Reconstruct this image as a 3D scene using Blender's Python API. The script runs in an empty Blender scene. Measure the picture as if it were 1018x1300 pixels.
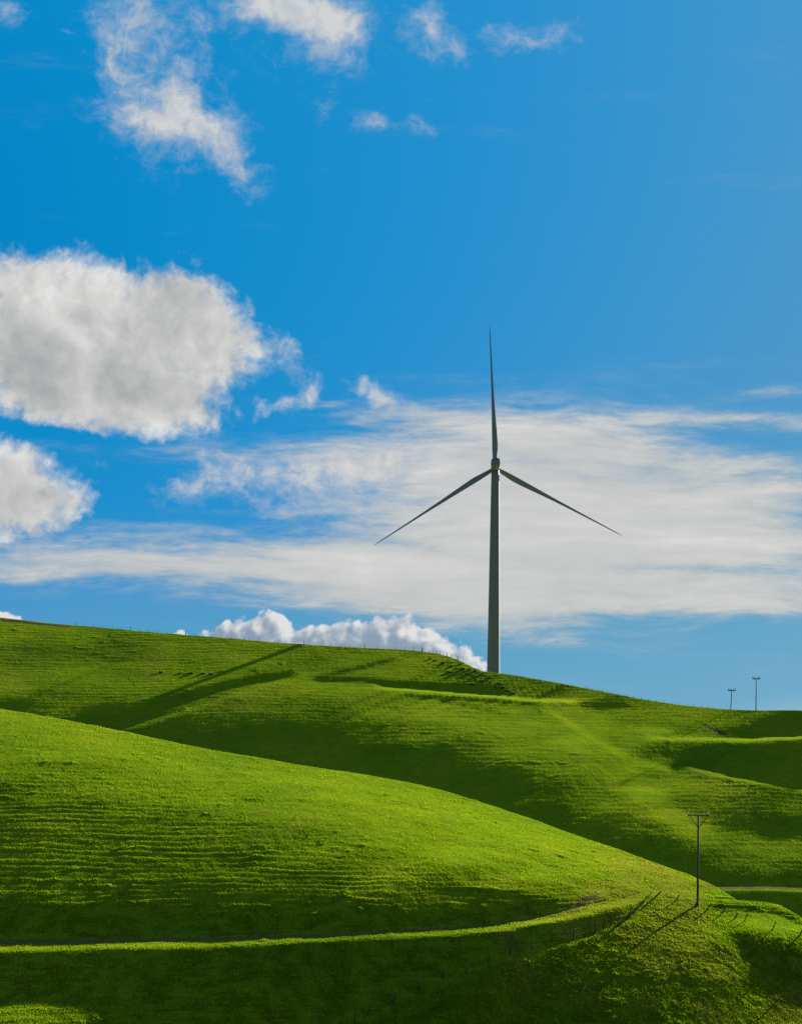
import bpy, time
import math, random
import numpy as np

# ---------------------------------------------------------------- view frame of the site
F = 2970.0          # focal length in photo pixels (82 mm portrait)
CC, H = 509.0, 1000.0   # principal point (eye level is at row 1000)
ROLL = math.radians(0.55)
SUN_EL, SUN_AZ = math.radians(18.0), math.radians(29.0)
SX, SY = math.sin(SUN_AZ), math.cos(SUN_AZ)
TE = math.tan(SUN_EL)

def ray(c, r):
    """direction (x/y, z/y) seen at photo pixel c, r"""
    dc = np.asarray(c, float) - CC; dr = np.asarray(r, float) - H
    s = math.sin(ROLL)
    return (dc + dr * s) / F, -(dr - dc * s) / F

# ---------------------------------------------------------------- noise
def _hash(ix, iy, seed):
    h = (ix.astype(np.int64) * 374761393 + iy.astype(np.int64) * 668265263 + seed * 974711) & 0xFFFFFFFF
    h = ((h ^ (h >> 13)) * 1274126177) & 0xFFFFFFFF
    return (h ^ (h >> 16)) & 0xFFFF

def perlin(x, y, seed=0):
    x0 = np.floor(x); y0 = np.floor(y)
    fx = x - x0; fy = y - y0
    ux = fx * fx * fx * (fx * (fx * 6 - 15) + 10); uy = fy * fy * fy * (fy * (fy * 6 - 15) + 10)
    ix = x0.astype(np.int64); iy = y0.astype(np.int64)
    def g(dx, dy):
        a = _hash(ix + dx, iy + dy, seed) * (2 * np.pi / 65536.0)
        return np.cos(a) * (fx - dx) + np.sin(a) * (fy - dy)
    n0 = g(0, 0); n1 = g(1, 0); n2 = g(0, 1); n3 = g(1, 1)
    a = n0 + ux * (n1 - n0); b = n2 + ux * (n3 - n2)
    return (a + uy * (b - a)) * 1.5

def fbm(x, y, octv=4, seed=0, gain=0.5):
    s = np.zeros(np.broadcast(x, y).shape); a = 1.0; f = 1.0
    for k in range(octv):
        s += a * perlin(x * f, y * f, seed + 17 * k); a *= gain; f *= 2.03
    return s

def sstep(a, b, x):
    t = np.clip((x - a) / (b - a), 0, 1); return t * t * (3 - 2 * t)

# ---------------------------------------------------------------- outlines (photo pixels)
def curve(pts):
    """smooth (pchip) function of column through the points"""
    p = np.array(pts, float); x, y = p[:, 0], p[:, 1]
    h = np.diff(x); d = np.diff(y) / h
    m = np.zeros(len(x)); m[0], m[-1] = d[0], d[-1]
    for i in range(1, len(x) - 1):
        if d[i-1] * d[i] > 0:
            w1 = 2*h[i] + h[i-1]; w2 = h[i] + 2*h[i-1]
            m[i] = (w1 + w2) / (w1 / d[i-1] + w2 / d[i])
    def f(q):
        q = np.asarray(q, float); qc = np.clip(q, x[0], x[-1])
        i = np.clip(np.searchsorted(x, qc) - 1, 0, len(x) - 2)
        t = (qc - x[i]) / h[i]
        return ((1+2*t)*(1-t)**2*y[i] + t*(1-t)**2*h[i]*m[i] + t*t*(3-2*t)*y[i+1] + t*t*(t-1)*h[i]*m[i+1])
    return f

NEAR_CREST = curve([(-400,850),(-120,884),(0,900),(50,908),(100,917),(150,927),(200,938),(300,957),(400,974),(500,990),
    (560,1003),(600,1015),(650,1032),(700,1049),(750,1067),(800,1084),(850,1102),(880,1113),(905,1124),(925,1136),(937,1143),
    (955,1144),(975,1146),(987,1148),(1000,1155),(1018,1166),(1060,1192),(1150,1225),(1400,1260)])
FAR_CREST = curve([(-400,748),(-100,776),(0,784),(50,789.5),(100,794),(200,803),(300,811),(385,818),(450,821.5),(520,825.5),
    (560,831),(580,837),(600,847),(615,852.5),(640,855.5),(700,865.5),(760,877),(820,888),(880,896.5),(920,900),(960,902),
    (1018,902),(1150,905),(1400,890)])

def idw(cols, rows, pts, aspect=2.6, p=1.7, eps=60.0):
    num = np.zeros(np.broadcast(cols, rows).shape); den = np.zeros_like(num)
    for c, r, v in pts:
        d2 = (cols - c) ** 2 + ((rows - r) * aspect) ** 2 + eps
        w = 1.0 / d2 ** p
        num += w * v; den += w
    return num / den

def strip(field, cols, rows, line, hw, v, fade=12.0, strength=1.0, steep=False):
    """blend value v into the field along a line; hw half width in rows (number or (start, end))"""
    p = np.array(line, float)
    f = curve(line)
    t = np.clip((cols - p[0,0]) / (p[-1,0] - p[0,0]), 0, 1)
    w = hw if np.isscalar(hw) else hw[0] + (hw[1] - hw[0]) * t
    vv = v if np.isscalar(v) else v[0] + (v[1] - v[0]) * t
    d = np.abs(rows - f(cols)) / w
    k = np.exp(-d ** 4) * sstep(p[0,0] - fade, p[0,0] + fade, cols) * (1 - sstep(p[-1,0] - fade, p[-1,0] + fade, cols)) * strength
    return field * (1 - k) + vv * k

# ---------------------------------------------------------------- how open to the sun each hillside lies (0 turned away, 1 fully open)
NEAR_PTS = [(-100,900,.75),(0,912,.8),(50,940,.78),(150,950,.82),(250,970,.85),(350,985,.88),(450,1002,.92),(550,1020,.95),(620,1040,1.),
 (700,1070,1.),(780,1098,.95),(850,1112,.92),(900,1129,.85),(0,970,.6),(100,985,.6),(200,1000,.68),(300,1015,.74),(400,1030,.8),(500,1060,.85),
 (600,1085,.92),(700,1105,.9),(780,1120,.85),(840,1130,.8),(0,1010,.4),(100,1030,.4),(200,1040,.43),(300,1060,.48),(400,1080,.54),(500,1100,.6),
 (600,1120,.62),(680,1130,.6),(0,1060,.32),(100,1080,.36),(200,1090,.36),(300,1100,.38),(400,1120,.36),(500,1130,.42),(600,1142,.4),
 (0,1120,.35),(100,1130,.34),(200,1138,.28),(300,1140,.28),(400,1144,.26),(-150,1060,.25),(-150,1000,.4),(-150,1130,.25),
 (0,1168,0),(150,1168,0),(300,1166,0),(450,1164,0),(600,1160,.02),(680,1155,.15),
 (0,1230,0),(150,1230,0),(300,1225,0),(450,1215,0),(560,1205,0),(660,1195,0),(740,1172,.02),(0,1255,.08),(60,1280,.62),(15,1280,.6),(20,1310,.5),(120,1281,.56),(165,1290,.46),(205,1300,.3),(225,1276,.06),
 (250,1270,.03),(350,1260,0),(450,1240,0),(420,1300,.0),(560,1225,.02),(-150,1230,.05),(-150,1300,.3),(250,1330,.05),(100,1340,.4),(600,1340,.2),(900,1340,.3),
 (640,1240,.2),(560,1270,.08),(520,1295,.0),(700,1220,.24),(760,1200,.32),(800,1175,.5),(830,1150,.65),(640,1290,.08),(720,1270,.16),(720,1298,.12),
 (780,1240,.27),(800,1280,.22),(850,1220,.40),(860,1180,.6),(900,1195,.62),(920,1230,.55),(880,1260,.30),(960,1270,.5),(940,1295,.42),(1010,1290,.5),
 (1000,1215,0.0),(1015,1235,0.0),(975,1210,.03),(950,1195,.2),(1040,1220,0),(1100,1240,.1),(1000,1255,.2),(960,1168,.9),(920,1158,.75),(1000,1178,.95),(985,1163,.8),(1050,1195,.7),(1150,1260,.4)]
FAR_PTS = [(20,800,.55),(100,805,.55),(200,812,.5),(300,822,.52),(60,820,.4),(150,826,.36),(250,832,.45),(330,830,.48),(60,848,.5),(10,872,.6),(100,860,.55),
 (200,858,.52),(300,848,.5),(-100,830,.5),(-100,880,.4),(20,895,.22),(100,888,.42),(180,872,.52),(130,905,.2),
 (330,882,.55),(400,868,.62),(450,872,.66),(360,897,.42),(290,900,.4),(280,930,.2),(200,925,.1),(350,922,.18),(420,905,.32),(480,900,.55),(480,925,.34),
 (400,940,.03),(300,950,.03),(500,960,.02),(450,960,0),(350,960,0),(540,985,0),
 (450,840,.5),(380,835,.48),(530,838,.55),(560,850,.52),(600,863,.42),(520,888,.62),(560,902,.68),(600,915,.66),(650,920,.74),
 (540,930,.5),(600,950,.42),(580,975,.14),(640,985,.18),(620,1005,.05),(560,960,.1),(700,1030,.08),(690,1005,.28),(740,1010,.5),(760,1062,.08),(700,970,.55),(650,950,.6),
 (733,940,.8),(788,975,.78),(820,1010,.82),(850,1035,.78),(880,1055,.72),(780,1020,.5),(760,1040,.3),(820,1050,.38),
 (720,905,.66),(760,915,.7),(750,883,.5),(705,873,.4),(770,893,.32),(800,900,.45),(800,915,.55),(850,918,.55),(830,931,.78),(900,908,.6),(930,915,.45),(880,925,.55),
 (975,918,.02),(1010,920,0),(940,925,.25),(960,908,.4),(1050,920,.05),
 (950,962,.02),(900,956,.06),(1000,978,0),(850,953,.3),(880,968,.2),(1050,970,0),(800,950,.62),(830,968,.5),
 (860,990,.6),(900,1003,.54),(1000,1022,.42),(950,1022,.32),(930,1040,.25),(1000,1040,.15),(880,1020,.42),
 (820,1075,.07),(780,1080,.04),(860,1095,.08),(850,1070,.25),(910,1068,.62),(950,1075,.56),(1000,1080,.56),(980,1100,.46),(920,1095,.42),(900,1110,.08),
 (960,1117,.1),(1010,1118,.15),(960,1140,0),(1010,1145,0),(1060,1100,.3),(1100,1030,.3)]

def near_open(C, R):
    b = idw(C, R, NEAR_PTS)
    # cut bank above the track, the bench, and the bright lip of the bench
    b = strip(b, C, R, [(-300,1172),(0,1172),(250,1171),(420,1168),(560,1164),(640,1157),(700,1146)], (16,5), -.25)
    b = strip(b, C, R, [(560,1126),(640,1133),(700,1142)], 3.5, 0.02)
    b = strip(b, C, R, [(600,1142),(680,1151),(700,1152)], 3, -0.1)
    b = strip(b, C, R, [(-300,1194),(0,1194),(250,1192),(400,1188),(520,1183),(620,1177),(690,1164),(740,1151),(800,1140)], (8,4), .62)
    b = strip(b, C, R, [(-300,1204),(0,1204),(200,1200),(290,1199),(400,1192),(510,1187),(620,1180),(690,1170),(740,1160),(800,1146)], (5.5,4), .85)
    b = strip(b, C, R, [(730,1160),(780,1149),(826,1138)], 7, .85)
    b = strip(b, C, R, [(-300,1219),(0,1219),(200,1214),(350,1206),(510,1198),(640,1190),(700,1180),(760,1168),(785,1160)], (7,7), -.2)
    # fence lip of the spur
    b = strip(b, C, R, [(600,1230),(660,1213),(720,1197),(760,1186),(790,1171)], 2.5, .75)
    # plateau scarp beyond the pole and the lit crest of the spur
    b = strip(b, C, R, [(905,1150),(960,1153),(995,1160),(1018,1173)], 4.0, .25)
    b = strip(b, C, R, [(880,1172),(920,1192),(950,1222),(985,1256),(1030,1284)], 8, .78, strength=.75)
    b = strip(b, C, R, [(950,1205),(985,1222),(1018,1248),(1060,1260)], 9, -.1, strength=.8)
    return b

def far_open(C, R):
    b = idw(C, R, FAR_PTS)
    b = strip(b, C, R, [(90,919),(150,908),(233,884),(320,862),(372,855)], (7,3.5), -.1)       # gully left of the rounded hill
    b = strip(b, C, R, [(140,929),(200,914),(270,892),(340,869),(400,860)], (4,2.5), .6, strength=.7)
    b = strip(b, C, R, [(400,861),(470,864),(509,868)], (3,3.5), .0, strength=.8)
    b = strip(b, C, R, [(415,856),(455,848),(500,836)], 3, .15, strength=.7)
    b = strip(b, C, R, [(492,867),(560,871.5),(600,874),(640,876)], (3.2,5.5), -.35)             # bank under the knoll
    b = strip(b, C, R, [(480,873.5),(560,879),(620,883.5),(690,889.5),(760,890)], 2.3, 1.0)       # bench
    b = strip(b, C, R, [(520,884),(620,889),(690,895)], 2.0, .0, strength=.9)
    b = strip(b, C, R, [(560,890),(610,899),(660,914)], 1.6, .25, strength=.6)
    b = strip(b, C, R, [(640,868),(680,878),(720,880)], 3.5, .3, strength=.7)
    b = strip(b, C, R, [(685,893),(733,925),(790,958),(850,978)], 4.5, .95, strength=.65)       # lit spur
    b = strip(b, C, R, [(735,893),(770,892),(800,894)], 4, .1, strength=.8)
    b = strip(b, C, R, [(825,937),(880,938),(940,939),(1018,936),(1100,934)], 2.6, 1.0)       # bench on the right
    b = strip(b, C, R, [(868,950),(900,948),(950,947),(1018,944),(1100,942)], (3,4.5), .0, fade=42, strength=.75)
    b = strip(b, C, R, [(870,973),(920,984),(970,993),(1018,1002),(1100,1016)], (4,5), .85)
    b = strip(b, C, R, [(650,1048),(720,1030),(760,1022)], 2.5, .4, strength=.6)
    b = strip(b, C, R, [(900,1127.5),(960,1127.5),(1018,1129),(1100,1130)], 3.2, 1.0)
    b = strip(b, C, R, [(880,1118),(960,1119),(1018,1120),(1100,1121)], 3.5, -.1, strength=.8)
    return b

def blur(a, kr, kc):
    for ax, k in ((0, kr), (1, kc)):
        n = int(3 * k); w = np.exp(-0.5 * (np.arange(-n, n + 1) / k) ** 2); w /= w.sum()
        p = [(0, 0), (0, 0)]; p[ax] = (n, n)
        e = np.pad(a, p, mode='edge'); o = np.zeros_like(a)
        for i, wi in enumerate(w):
            o += wi * (e[i:i + a.shape[0]] if ax == 0 else e[:, i:i + a.shape[1]])
        a = o
    return a

G_LIT, G_RANGE = TE + 0.04, 0.335     # slope along the sun's heading: turned just away ... gently open
def slope_from_open(b, gamma=1.35):
    bp = np.clip(b, 0, 2) ** gamma
    return np.where(b < 0, G_LIT - b * 0.35, G_LIT - bp * G_RANGE)

def solve_depth(openf, c0, c1, dc, r0, r1, dr, base, wp, lam, iters, gamma=1.35):
    """depth of a hillside over a grid of sight lines: its slope along the sun's heading is as asked, and it is smooth.
    rows run from the bottom (r1) up to r0"""
    cols = np.arange(c0, c1 + .1, dc); rows = np.arange(r1, r0 - .1, -dr)
    C, R = np.meshgrid(cols, rows)
    g = slope_from_open(openf(C, R), gamma)
    X = (C - CC) / F; Z = (H - R) / F
    gs = np.clip(blur(g, 5, 8), .12, 1)
    # start: every column integrated on its own along a smoothed slope
    dL = 1.0 / (F * np.maximum(gs / SY - Z, .05))
    L0 = np.log(base(C)) + np.cumsum(dL, axis=0) * dr - dL[:1] * dr
    L0 = blur(L0, 6, 30)
    m = lambda a: .25 * (a[1:, 1:] + a[1:, :-1] + a[:-1, 1:] + a[:-1, :-1])
    al = m(X) * SY - SX; be = m(g) - m(Z) * SY
    wg = 1.0 / (0.25 + m(g))
    def A(L):
        Lc = .5 * (L[1:, 1:] + L[:-1, 1:] - L[1:, :-1] - L[:-1, :-1]) / dc
        Lr = -.5 * (L[1:, 1:] + L[1:, :-1] - L[:-1, 1:] - L[:-1, :-1]) / dr
        return (F * (al * Lc + be * Lr) * wg, lam * F * (L[:, 2:] - 2 * L[:, 1:-1] + L[:, :-2]),
                lam * .05 * F * (L[2:] - 2 * L[1:-1] + L[:-2]), wp * (L))
    def AT(e):
        o = wp * e[3]
        a = e[0] * wg * F * al * .5 / dc; b = -e[0] * wg * F * be * .5 / dr
        o[1:, 1:] += a + b; o[:-1, 1:] += a - b; o[1:, :-1] += b - a; o[:-1, :-1] += -a - b
        s = e[1] * lam * F; o[:, 2:] += s; o[:, 1:-1] -= 2 * s; o[:, :-2] += s
        s = e[2] * lam * .05 * F; o[2:] += s; o[1:-1] -= 2 * s; o[:-2] += s
        return o
    rhs = (-SY * wg, np.zeros((len(rows), len(cols) - 2)), np.zeros((len(rows) - 2, len(cols))), wp * L0)
    b = AT(rhs); x = L0.copy()
    r_ = b - AT(A(x)); p_ = r_.copy(); rs = (r_ * r_).sum()
    for k in range(iters):
        q = AT(A(p_)); a_ = rs / (p_ * q).sum()
        x += a_ * p_; r_ -= a_ * q; rn = (r_ * r_).sum(); p_ = r_ + rn / rs * p_; rs = rn
    return cols, rows, x

def sampler(cols, rows, L):
    def f(c, r):
        u = np.clip((np.asarray(c, float) - cols[0]) / (cols[1] - cols[0]), 0, len(cols) - 1.001)
        v = np.clip((rows[0] - np.asarray(r, float)) / (rows[0] - rows[1]), 0, len(rows) - 1.001)
        i = u.astype(int); j = v.astype(int); fu = u - i; fv = v - j
        return np.exp((L[j, i] * (1 - fu) + L[j, i + 1] * fu) * (1 - fv) + (L[j + 1, i] * (1 - fu) + L[j + 1, i + 1] * fu) * fv)
    return f
# ---------------------------------------------------------------- solve the two hillsides
near_base = curve([(-300,215),(0,218),(300,222),(600,228),(850,236),(1018,240),(1300,240)])
far_base = curve([(-300,520),(0,530),(400,545),(700,520),(1018,500),(1300,500)])
near_depth = sampler(*solve_depth(near_open, -240, 1260, 6, 850, 1340, 2, near_base, .3, .025, 1200))
far_depth = sampler(*solve_depth(far_open, -240, 1260, 6, 760, 1160, 2, far_base, .3, .012, 1200, 1.45))

rng = np.random.default_rng(7)

# columns of the sheet: fine where the photograph looks, coarse beyond
cols = np.concatenate([[-6000,-3600,-2300,-1500,-1000,-700,-500,-380,-300,-250,-210,-180,-155], np.arange(-135,-60,4.),
                       np.arange(-60,1078.1,1.0), np.arange(1082,1160,4.), [1180,1210,1250,1300,1380,1500,1700,2000,2500,3300,4600,7000]])
NCOL = len(cols)
ca, cf = NEAR_CREST(cols), FAR_CREST(cols)
N_NEAR, N_FAR = 410, 250
segs = []           # list of (x, y, z) rows

def pt(c, r, y):
    X, Z = ray(c, r)
    return X * y, y * np.ones_like(X), Z * y

# 1 the camera's own slope and the valley floor below the frame
X13, Z13 = ray(cols, np.full(NCOL, 1340.0))
y13 = near_depth(cols, 1340.0)
rows_xyz = []
for y, z in ((-400, 30), (-60, 4), (-8, -1.2), (0, -1.7), (6, -2.6), (20, -5.5), (60, -14), (110, -23), (160, -28)):
    rows_xyz.append((X13 * max(y, 30) if y < 30 else X13 * y, np.full(NCOL, float(y)), np.full(NCOL, float(z))))
for t in (.45, .75, .9):
    y = 160 + (y13 - 160) * t
    rows_xyz.append((X13 * y, y, -28 + (Z13 * y13 + 28) * t ** 2))
# 2 the near hillside, bottom of the frame to its crest
tt = np.linspace(0, 1, N_NEAR)
for t in tt:
    r = 1340 + (ca - 1340) * t
    rows_xyz.append(pt(cols, r, near_depth(cols, r)))
n_near0 = 12
# 3 over the crest and down the hidden valley, up to the foot of the far hillside
yA = near_depth(cols, ca); xA, _, zA = rows_xyz[-1]
r0 = np.minimum(ca + 14, 1158)
yB = far_depth(cols, r0); XB, ZB = ray(cols, r0); zB = ZB * yB
XA = xA / yA
yp = near_depth(cols, ca + 6)
_, Zp = ray(cols, ca + 6)
sight = zA / yA
for k in range(1, 17):
    t = k / 17.0
    y = yA + (yB - yA) * t
    d = y - yA
    z_over = sight * y - .02 * d - .0017 * d * d          # rounding over, out of sight
    z_up = zB - 0.25 * (yB - y) + .00035 * (yB - y) ** 2
    w = sstep(.25, .75, t)
    dip = -7 * np.exp(-((t - .62) / .22) ** 2)
    z_over = np.maximum(z_over, zA - 22)
    rows_xyz.append(((XA * (1 - t) + XB * t) * y, y, z_over * (1 - w) + np.minimum(z_up, zA - 3 + 0 * y + (zB - zA + 3) * t) * w + dip * sstep(0, .2, t) * (1 - sstep(.8, 1, t))))
n_far0 = len(rows_xyz)
# 4 the far hillside
for t in np.linspace(0, 1, N_FAR):
    r = r0 + (cf - r0) * t
    rows_xyz.append(pt(cols, r, far_depth(cols, r)))
n_far1 = len(rows_xyz)
# 5 over the skyline and away to the horizon
xC, yC, zC = rows_xyz[-1]; XC = xC / yC
for d in (5, 12, 22, 36, 50, 70, 95, 130, 180, 260, 400, 700, 1300, 2600, 6000, 12000, 20000):
    y = yC + d
    z = zC / yC * (yC + min(d, 260)) - (.008 * d + .00042 * d * d if d < 260 else 30.5 + .2 * (d - 260) if d < 700 else 118.5 + .004 * (d - 700))
    z = np.where(d > 1000, np.maximum(z, -110), z)
    rows_xyz.append((XC * y, y, z))
PX = np.array([r[0] for r in rows_xyz]); PY = np.array([r[1] * np.ones(NCOL) for r in rows_xyz]); PZ = np.array([r[2] for r in rows_xyz])
NROW = len(PX)
# photo row of each vertex of the two hillsides (for roads and bare soil)
RR = np.full((NROW, NCOL), -999.0)
RR[n_near0:n_near0 + N_NEAR] = 1340 + (ca - 1340)[None] * tt[:, None]
RR[n_far0:n_far1] = r0[None] + (cf - r0)[None] * np.linspace(0, 1, N_FAR)[:, None]
CM = np.repeat(cols[None], NROW, 0)
isnear = np.zeros((NROW, 1)); isnear[:n_near0 + N_NEAR] = 1
isfar = np.zeros((NROW, 1)); isfar[n_far0:] = 1

def smask(C, R, line, hw, fade=10.):
    return strip(np.zeros(C.shape), C, R, line, hw, 1.0, fade)

nm = (isnear * np.ones((1, NCOL))) > .5
fm = (isfar * np.ones((1, NCOL))) > .5
TRACK = [(-300,1195),(0,1195),(150,1194),(280,1192),(400,1187.5),(510,1182),(600,1176),(660,1168.5),(700,1160.5),(740,1150),(775,1142)]
track_m = np.where(nm, smask(CM, RR, TRACK, (4.6, 1.5), 30), 0)
track_m *= np.clip(1.0 + .55 * fbm(PX / 1.6, PY / 2.2, 4, 77) * (1 - .5 * track_m), 0, 1.3)
ROAD = [(905,1127.5),(960,1127.5),(1018,1129),(1100,1130)]
road_m = np.where(fm, smask(CM, RR, ROAD, 1.7, 14) * np.clip(1 + .5 * fbm(PX / 2.2, PY / 5.0, 3, 78), 0, 1.3), 0)
bare = np.zeros((NROW, NCOL))
def blot(line, hw, a, sel): 
    global bare
    bare = np.maximum(bare, np.where(sel, smask(CM, RR, line, hw, 8) * a, 0))
blot([(728,1153),(742,1144),(760,1137)], 4.5, .95, nm)
blot([(760,1137),(790,1136.5),(815,1135)], 1.6, .6, nm)
blot([(890,919),(905,926),(925,934)], 3.0, .8, fm)
blot([(0,787),(40,791),(90,796)], 1.6, .95, fm)
blot([(900,1119),(960,1121),(1018,1122)], 2.0, .4, fm)
blot([(140,922),(200,908),(270,886),(330,866)], 1.2, .45, fm)
dry = np.where(nm, .75 * sstep(.1, .9, fbm(PX / 5, PY / 9, 4, 91) * .8 + .9 * idw(np.clip(CM, -200, 1200), np.clip(RR, 880, 1340),
      [(840,1150,1.0),(870,1180,.9),(915,1225,.95),(860,1250,.25),(760,1230,0.2),(960,1275,.7),(700,1280,.25),(950,1165,-.6),(600,1080,-.5),(300,1000,-.5),(100,1100,-1),(500,1230,-.8),(1010,1290,.5),(345,1015,0)])), 0)
dry = np.where(fm, sstep(.2, 1.0, fbm(PX / 22, PY / 60, 4, 92)) * .4, dry)

# ---------------------------------------------------------------- small relief: cattle terraces, hummocks, tussocks
q = np.where(fm, 2.1, 1.0)
warp = fbm(PX / (34 * q), PY / (20 * q), 3, 11)
per = np.where(fm, 1.1, .56)
phase = PZ / per + .85 * warp + .22 * perlin(PX / (5 * q), PY / (4 * q), 12) + .10 * perlin(PX / (1.4 * q), PY / (1.4 * q), 13)
amp = sstep(-.4, .55, fbm(PX / (16 * q), PY / (7 * q), 4, 14) + .25 * np.sin(phase * 2.1))
spur = np.where(nm, sstep(0, 14, RR - curve([(380,1330),(440,1302),(618,1225),(753,1186),(790,1170),(825,1138),(857,1146),(916,1160),(979,1182),(1100,1215)])(CM)) * (CM > 420), 0)
opn = np.where(nm, near_open(np.clip(CM, -200, 1200), np.clip(RR, 850, 1340)), np.where(fm & (RR > 0), far_open(np.clip(CM, -200, 1200), np.clip(RR, 770, 1160)), .6))
k_terr = np.where(nm, (.16 + .46 * sstep(.7, .2, opn)) * (1 - .9 * spur), .20) * (.35 + .65 * amp) * sstep(1.15, .8, opn) * sstep(-.12, .12, opn + .05)
dz = -k_terr * per / (2 * np.pi) * (np.sin(2 * np.pi * phase) + .3 * np.sin(4 * np.pi * phase))
rough = np.where(nm, 1 + .9 * spur, 1.0)
vis = np.where((RR > 0), 1.0, 0.0)
sl = np.where(fm, .62, 1.0)
dz += vis * q * sl * (.08 * fbm(PX / (11 * q), PY / (8 * q), 3, 21) + .026 * (1 - .3 * spur) * fbm(PX / (2.6 * q), PY / (2.6 * q), 3, 22) + .012 * (1 + 2.2 * spur) * fbm((PX + .5 * PY) / (.8 * q), (PY - .4 * PX) / (1.5 * q), 2, 23))
tus = np.clip(np.where(spur > .5, perlin(PX / .95, PY / 1.1, 33), perlin(PX / (1.7 * q), PY / (1.7 * q), 31)) - .3, 0, 1) * sstep(.05, .6, fbm(PX / (14 * q), PY / (11 * q), 3, 32) + .5 * spur)
dz += vis * q * sl * .26 * tus * np.where(spur > .5, .3, .8)
dz *= np.where(nm & (track_m > .3), .25, 1.0) * np.where(road_m > .3, .2, 1.0)
# a worn rut on the track
dz -= .05 * sstep(.3, .9, track_m)
PZ = PZ + dz

def ground_at(c, r, far=False):
    """point on the finished ground seen at photo pixel c, r"""
    i0, i1 = (n_far0, n_far1) if far else (n_near0, n_near0 + N_NEAR)
    j = int(np.argmin(np.abs(cols - c)))
    k = i0 + int(np.argmin(np.abs(RR[i0:i1, j] - r)))
    return float(PX[k, j]), float(PY[k, j]), float(PZ[k, j])

def grid_mesh(name, face_sel, attrs):
    idx = np.arange(NROW * NCOL).reshape(NROW, NCOL)
    quads = np.stack([idx[:-1, :-1], idx[:-1, 1:], idx[1:, 1:], idx[1:, :-1]], -1)[face_sel]
    used = np.zeros(NROW * NCOL, bool); used[quads.ravel()] = True
    remap = np.cumsum(used) - 1
    co = np.stack([PX.ravel()[used], PY.ravel()[used], PZ.ravel()[used]], -1)
    return raw_mesh(name, co, remap[quads], {k: v.ravel()[used] for k, v in attrs.items()}, True)

def raw_mesh(name, co, faces, attrs=None, smooth=False):
    me = bpy.data.meshes.new(name)
    n = faces.shape[1]
    me.vertices.add(len(co)); me.vertices.foreach_set('co', np.ascontiguousarray(co, dtype=np.float32).ravel())
    me.loops.add(faces.size); me.loops.foreach_set('vertex_index', np.ascontiguousarray(faces, dtype=np.int32).ravel())
    me.polygons.add(len(faces)); me.polygons.foreach_set('loop_start', np.arange(0, faces.size, n, dtype=np.int32))
    try: me.polygons.foreach_set('loop_total', np.full(len(faces), n, dtype=np.int32))
    except Exception: pass
    me.polygons.foreach_set('use_smooth', np.full(len(faces), smooth))
    for k, v in (attrs or {}).items():
        a = me.attributes.new(k, 'FLOAT', 'POINT'); a.data.foreach_set('value', np.ascontiguousarray(v, dtype=np.float32))
    me.update(calc_edges=True)
    return me

qa = lambda a: .25 * (a[1:, 1:] + a[1:, :-1] + a[:-1, 1:] + a[:-1, :-1])
sel_track = qa(track_m) > .5
sel_road = qa(road_m) > .5
attrs = {'bare': bare, 'dry': dry}
# ---------------------------------------------------------------- scene, helpers
sc = bpy.context.scene
COL = sc.collection

def put(name, me, mat=None, parent=None, loc=None):
    o = bpy.data.objects.new(name, me); COL.objects.link(o)
    if mat is not None: me.materials.append(mat)
    if parent is not None: o.parent = parent
    if loc is not None: o.location = loc
    return o

def empty(name, loc, rot=(0, 0, 0)):
    o = bpy.data.objects.new(name, None); o.location = loc; o.rotation_euler = rot; o.empty_display_size = .5
    COL.objects.link(o); return o

def tag(o, label=None, cat=None, group=None, kind=None):
    if label: o['label'] = label
    if cat: o['category'] = cat
    if group: o['group'] = group
    if kind: o['kind'] = kind
    return o

def mesh_from(name, verts, faces, smooth=False):
    me = bpy.data.meshes.new(name); me.from_pydata([tuple(map(float, v)) for v in verts], [], faces)
    if smooth:
        me.polygons.foreach_set('use_smooth', [True] * len(me.polygons))
    me.update(); return me

def lathe(name, prof, seg=24, smooth=True):
    """prof: list of (radius, z); closed at both ends"""
    v, f = [], []
    for r, z in prof:
        for k in range(seg):
            a = 2 * math.pi * k / seg; v.append((r * math.cos(a), r * math.sin(a), z))
    for i in range(len(prof) - 1):
        for k in range(seg):
            a, b = i * seg + k, i * seg + (k + 1) % seg
            f.append((a, b, b + seg, a + seg))
    f.append(tuple(range(seg))[::-1]); f.append(tuple(range((len(prof) - 1) * seg, len(prof) * seg)))
    return mesh_from(name, v, f, smooth)

def tube_parts(a, b, ra, rb, seg=8, jitter=0, rnd=None):
    a = np.array(a, float); b = np.array(b, float); d = b - a; L = np.linalg.norm(d); d /= L
    u = np.cross(d, (0, 1, 0)) if abs(d[1]) < .9 else np.cross(d, (1, 0, 0)); u /= np.linalg.norm(u); w = np.cross(d, u)
    v, f = [], []
    for p, r in ((a, ra), (a + d * L * .5, (ra + rb) / 2), (b, rb)):
        for k in range(seg):
            t = 2 * math.pi * k / seg; rr = r * (1 + (rnd.uniform(-jitter, jitter) if rnd else 0))
            v.append(p + rr * (math.cos(t) * u + math.sin(t) * w))
    for i in range(2):
        for k in range(seg):
            p, q_ = i * seg + k, i * seg + (k + 1) % seg
            f.append((p, q_, q_ + seg, p + seg))
    f.append(tuple(range(seg))[::-1]); f.append(tuple(range(2 * seg, 3 * seg)))
    return v, f

def tube(name, a, b, ra, rb, seg=8, jitter=0, rnd=None):
    return mesh_from(name, *tube_parts(a, b, ra, rb, seg, jitter, rnd), smooth=seg > 6)

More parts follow.
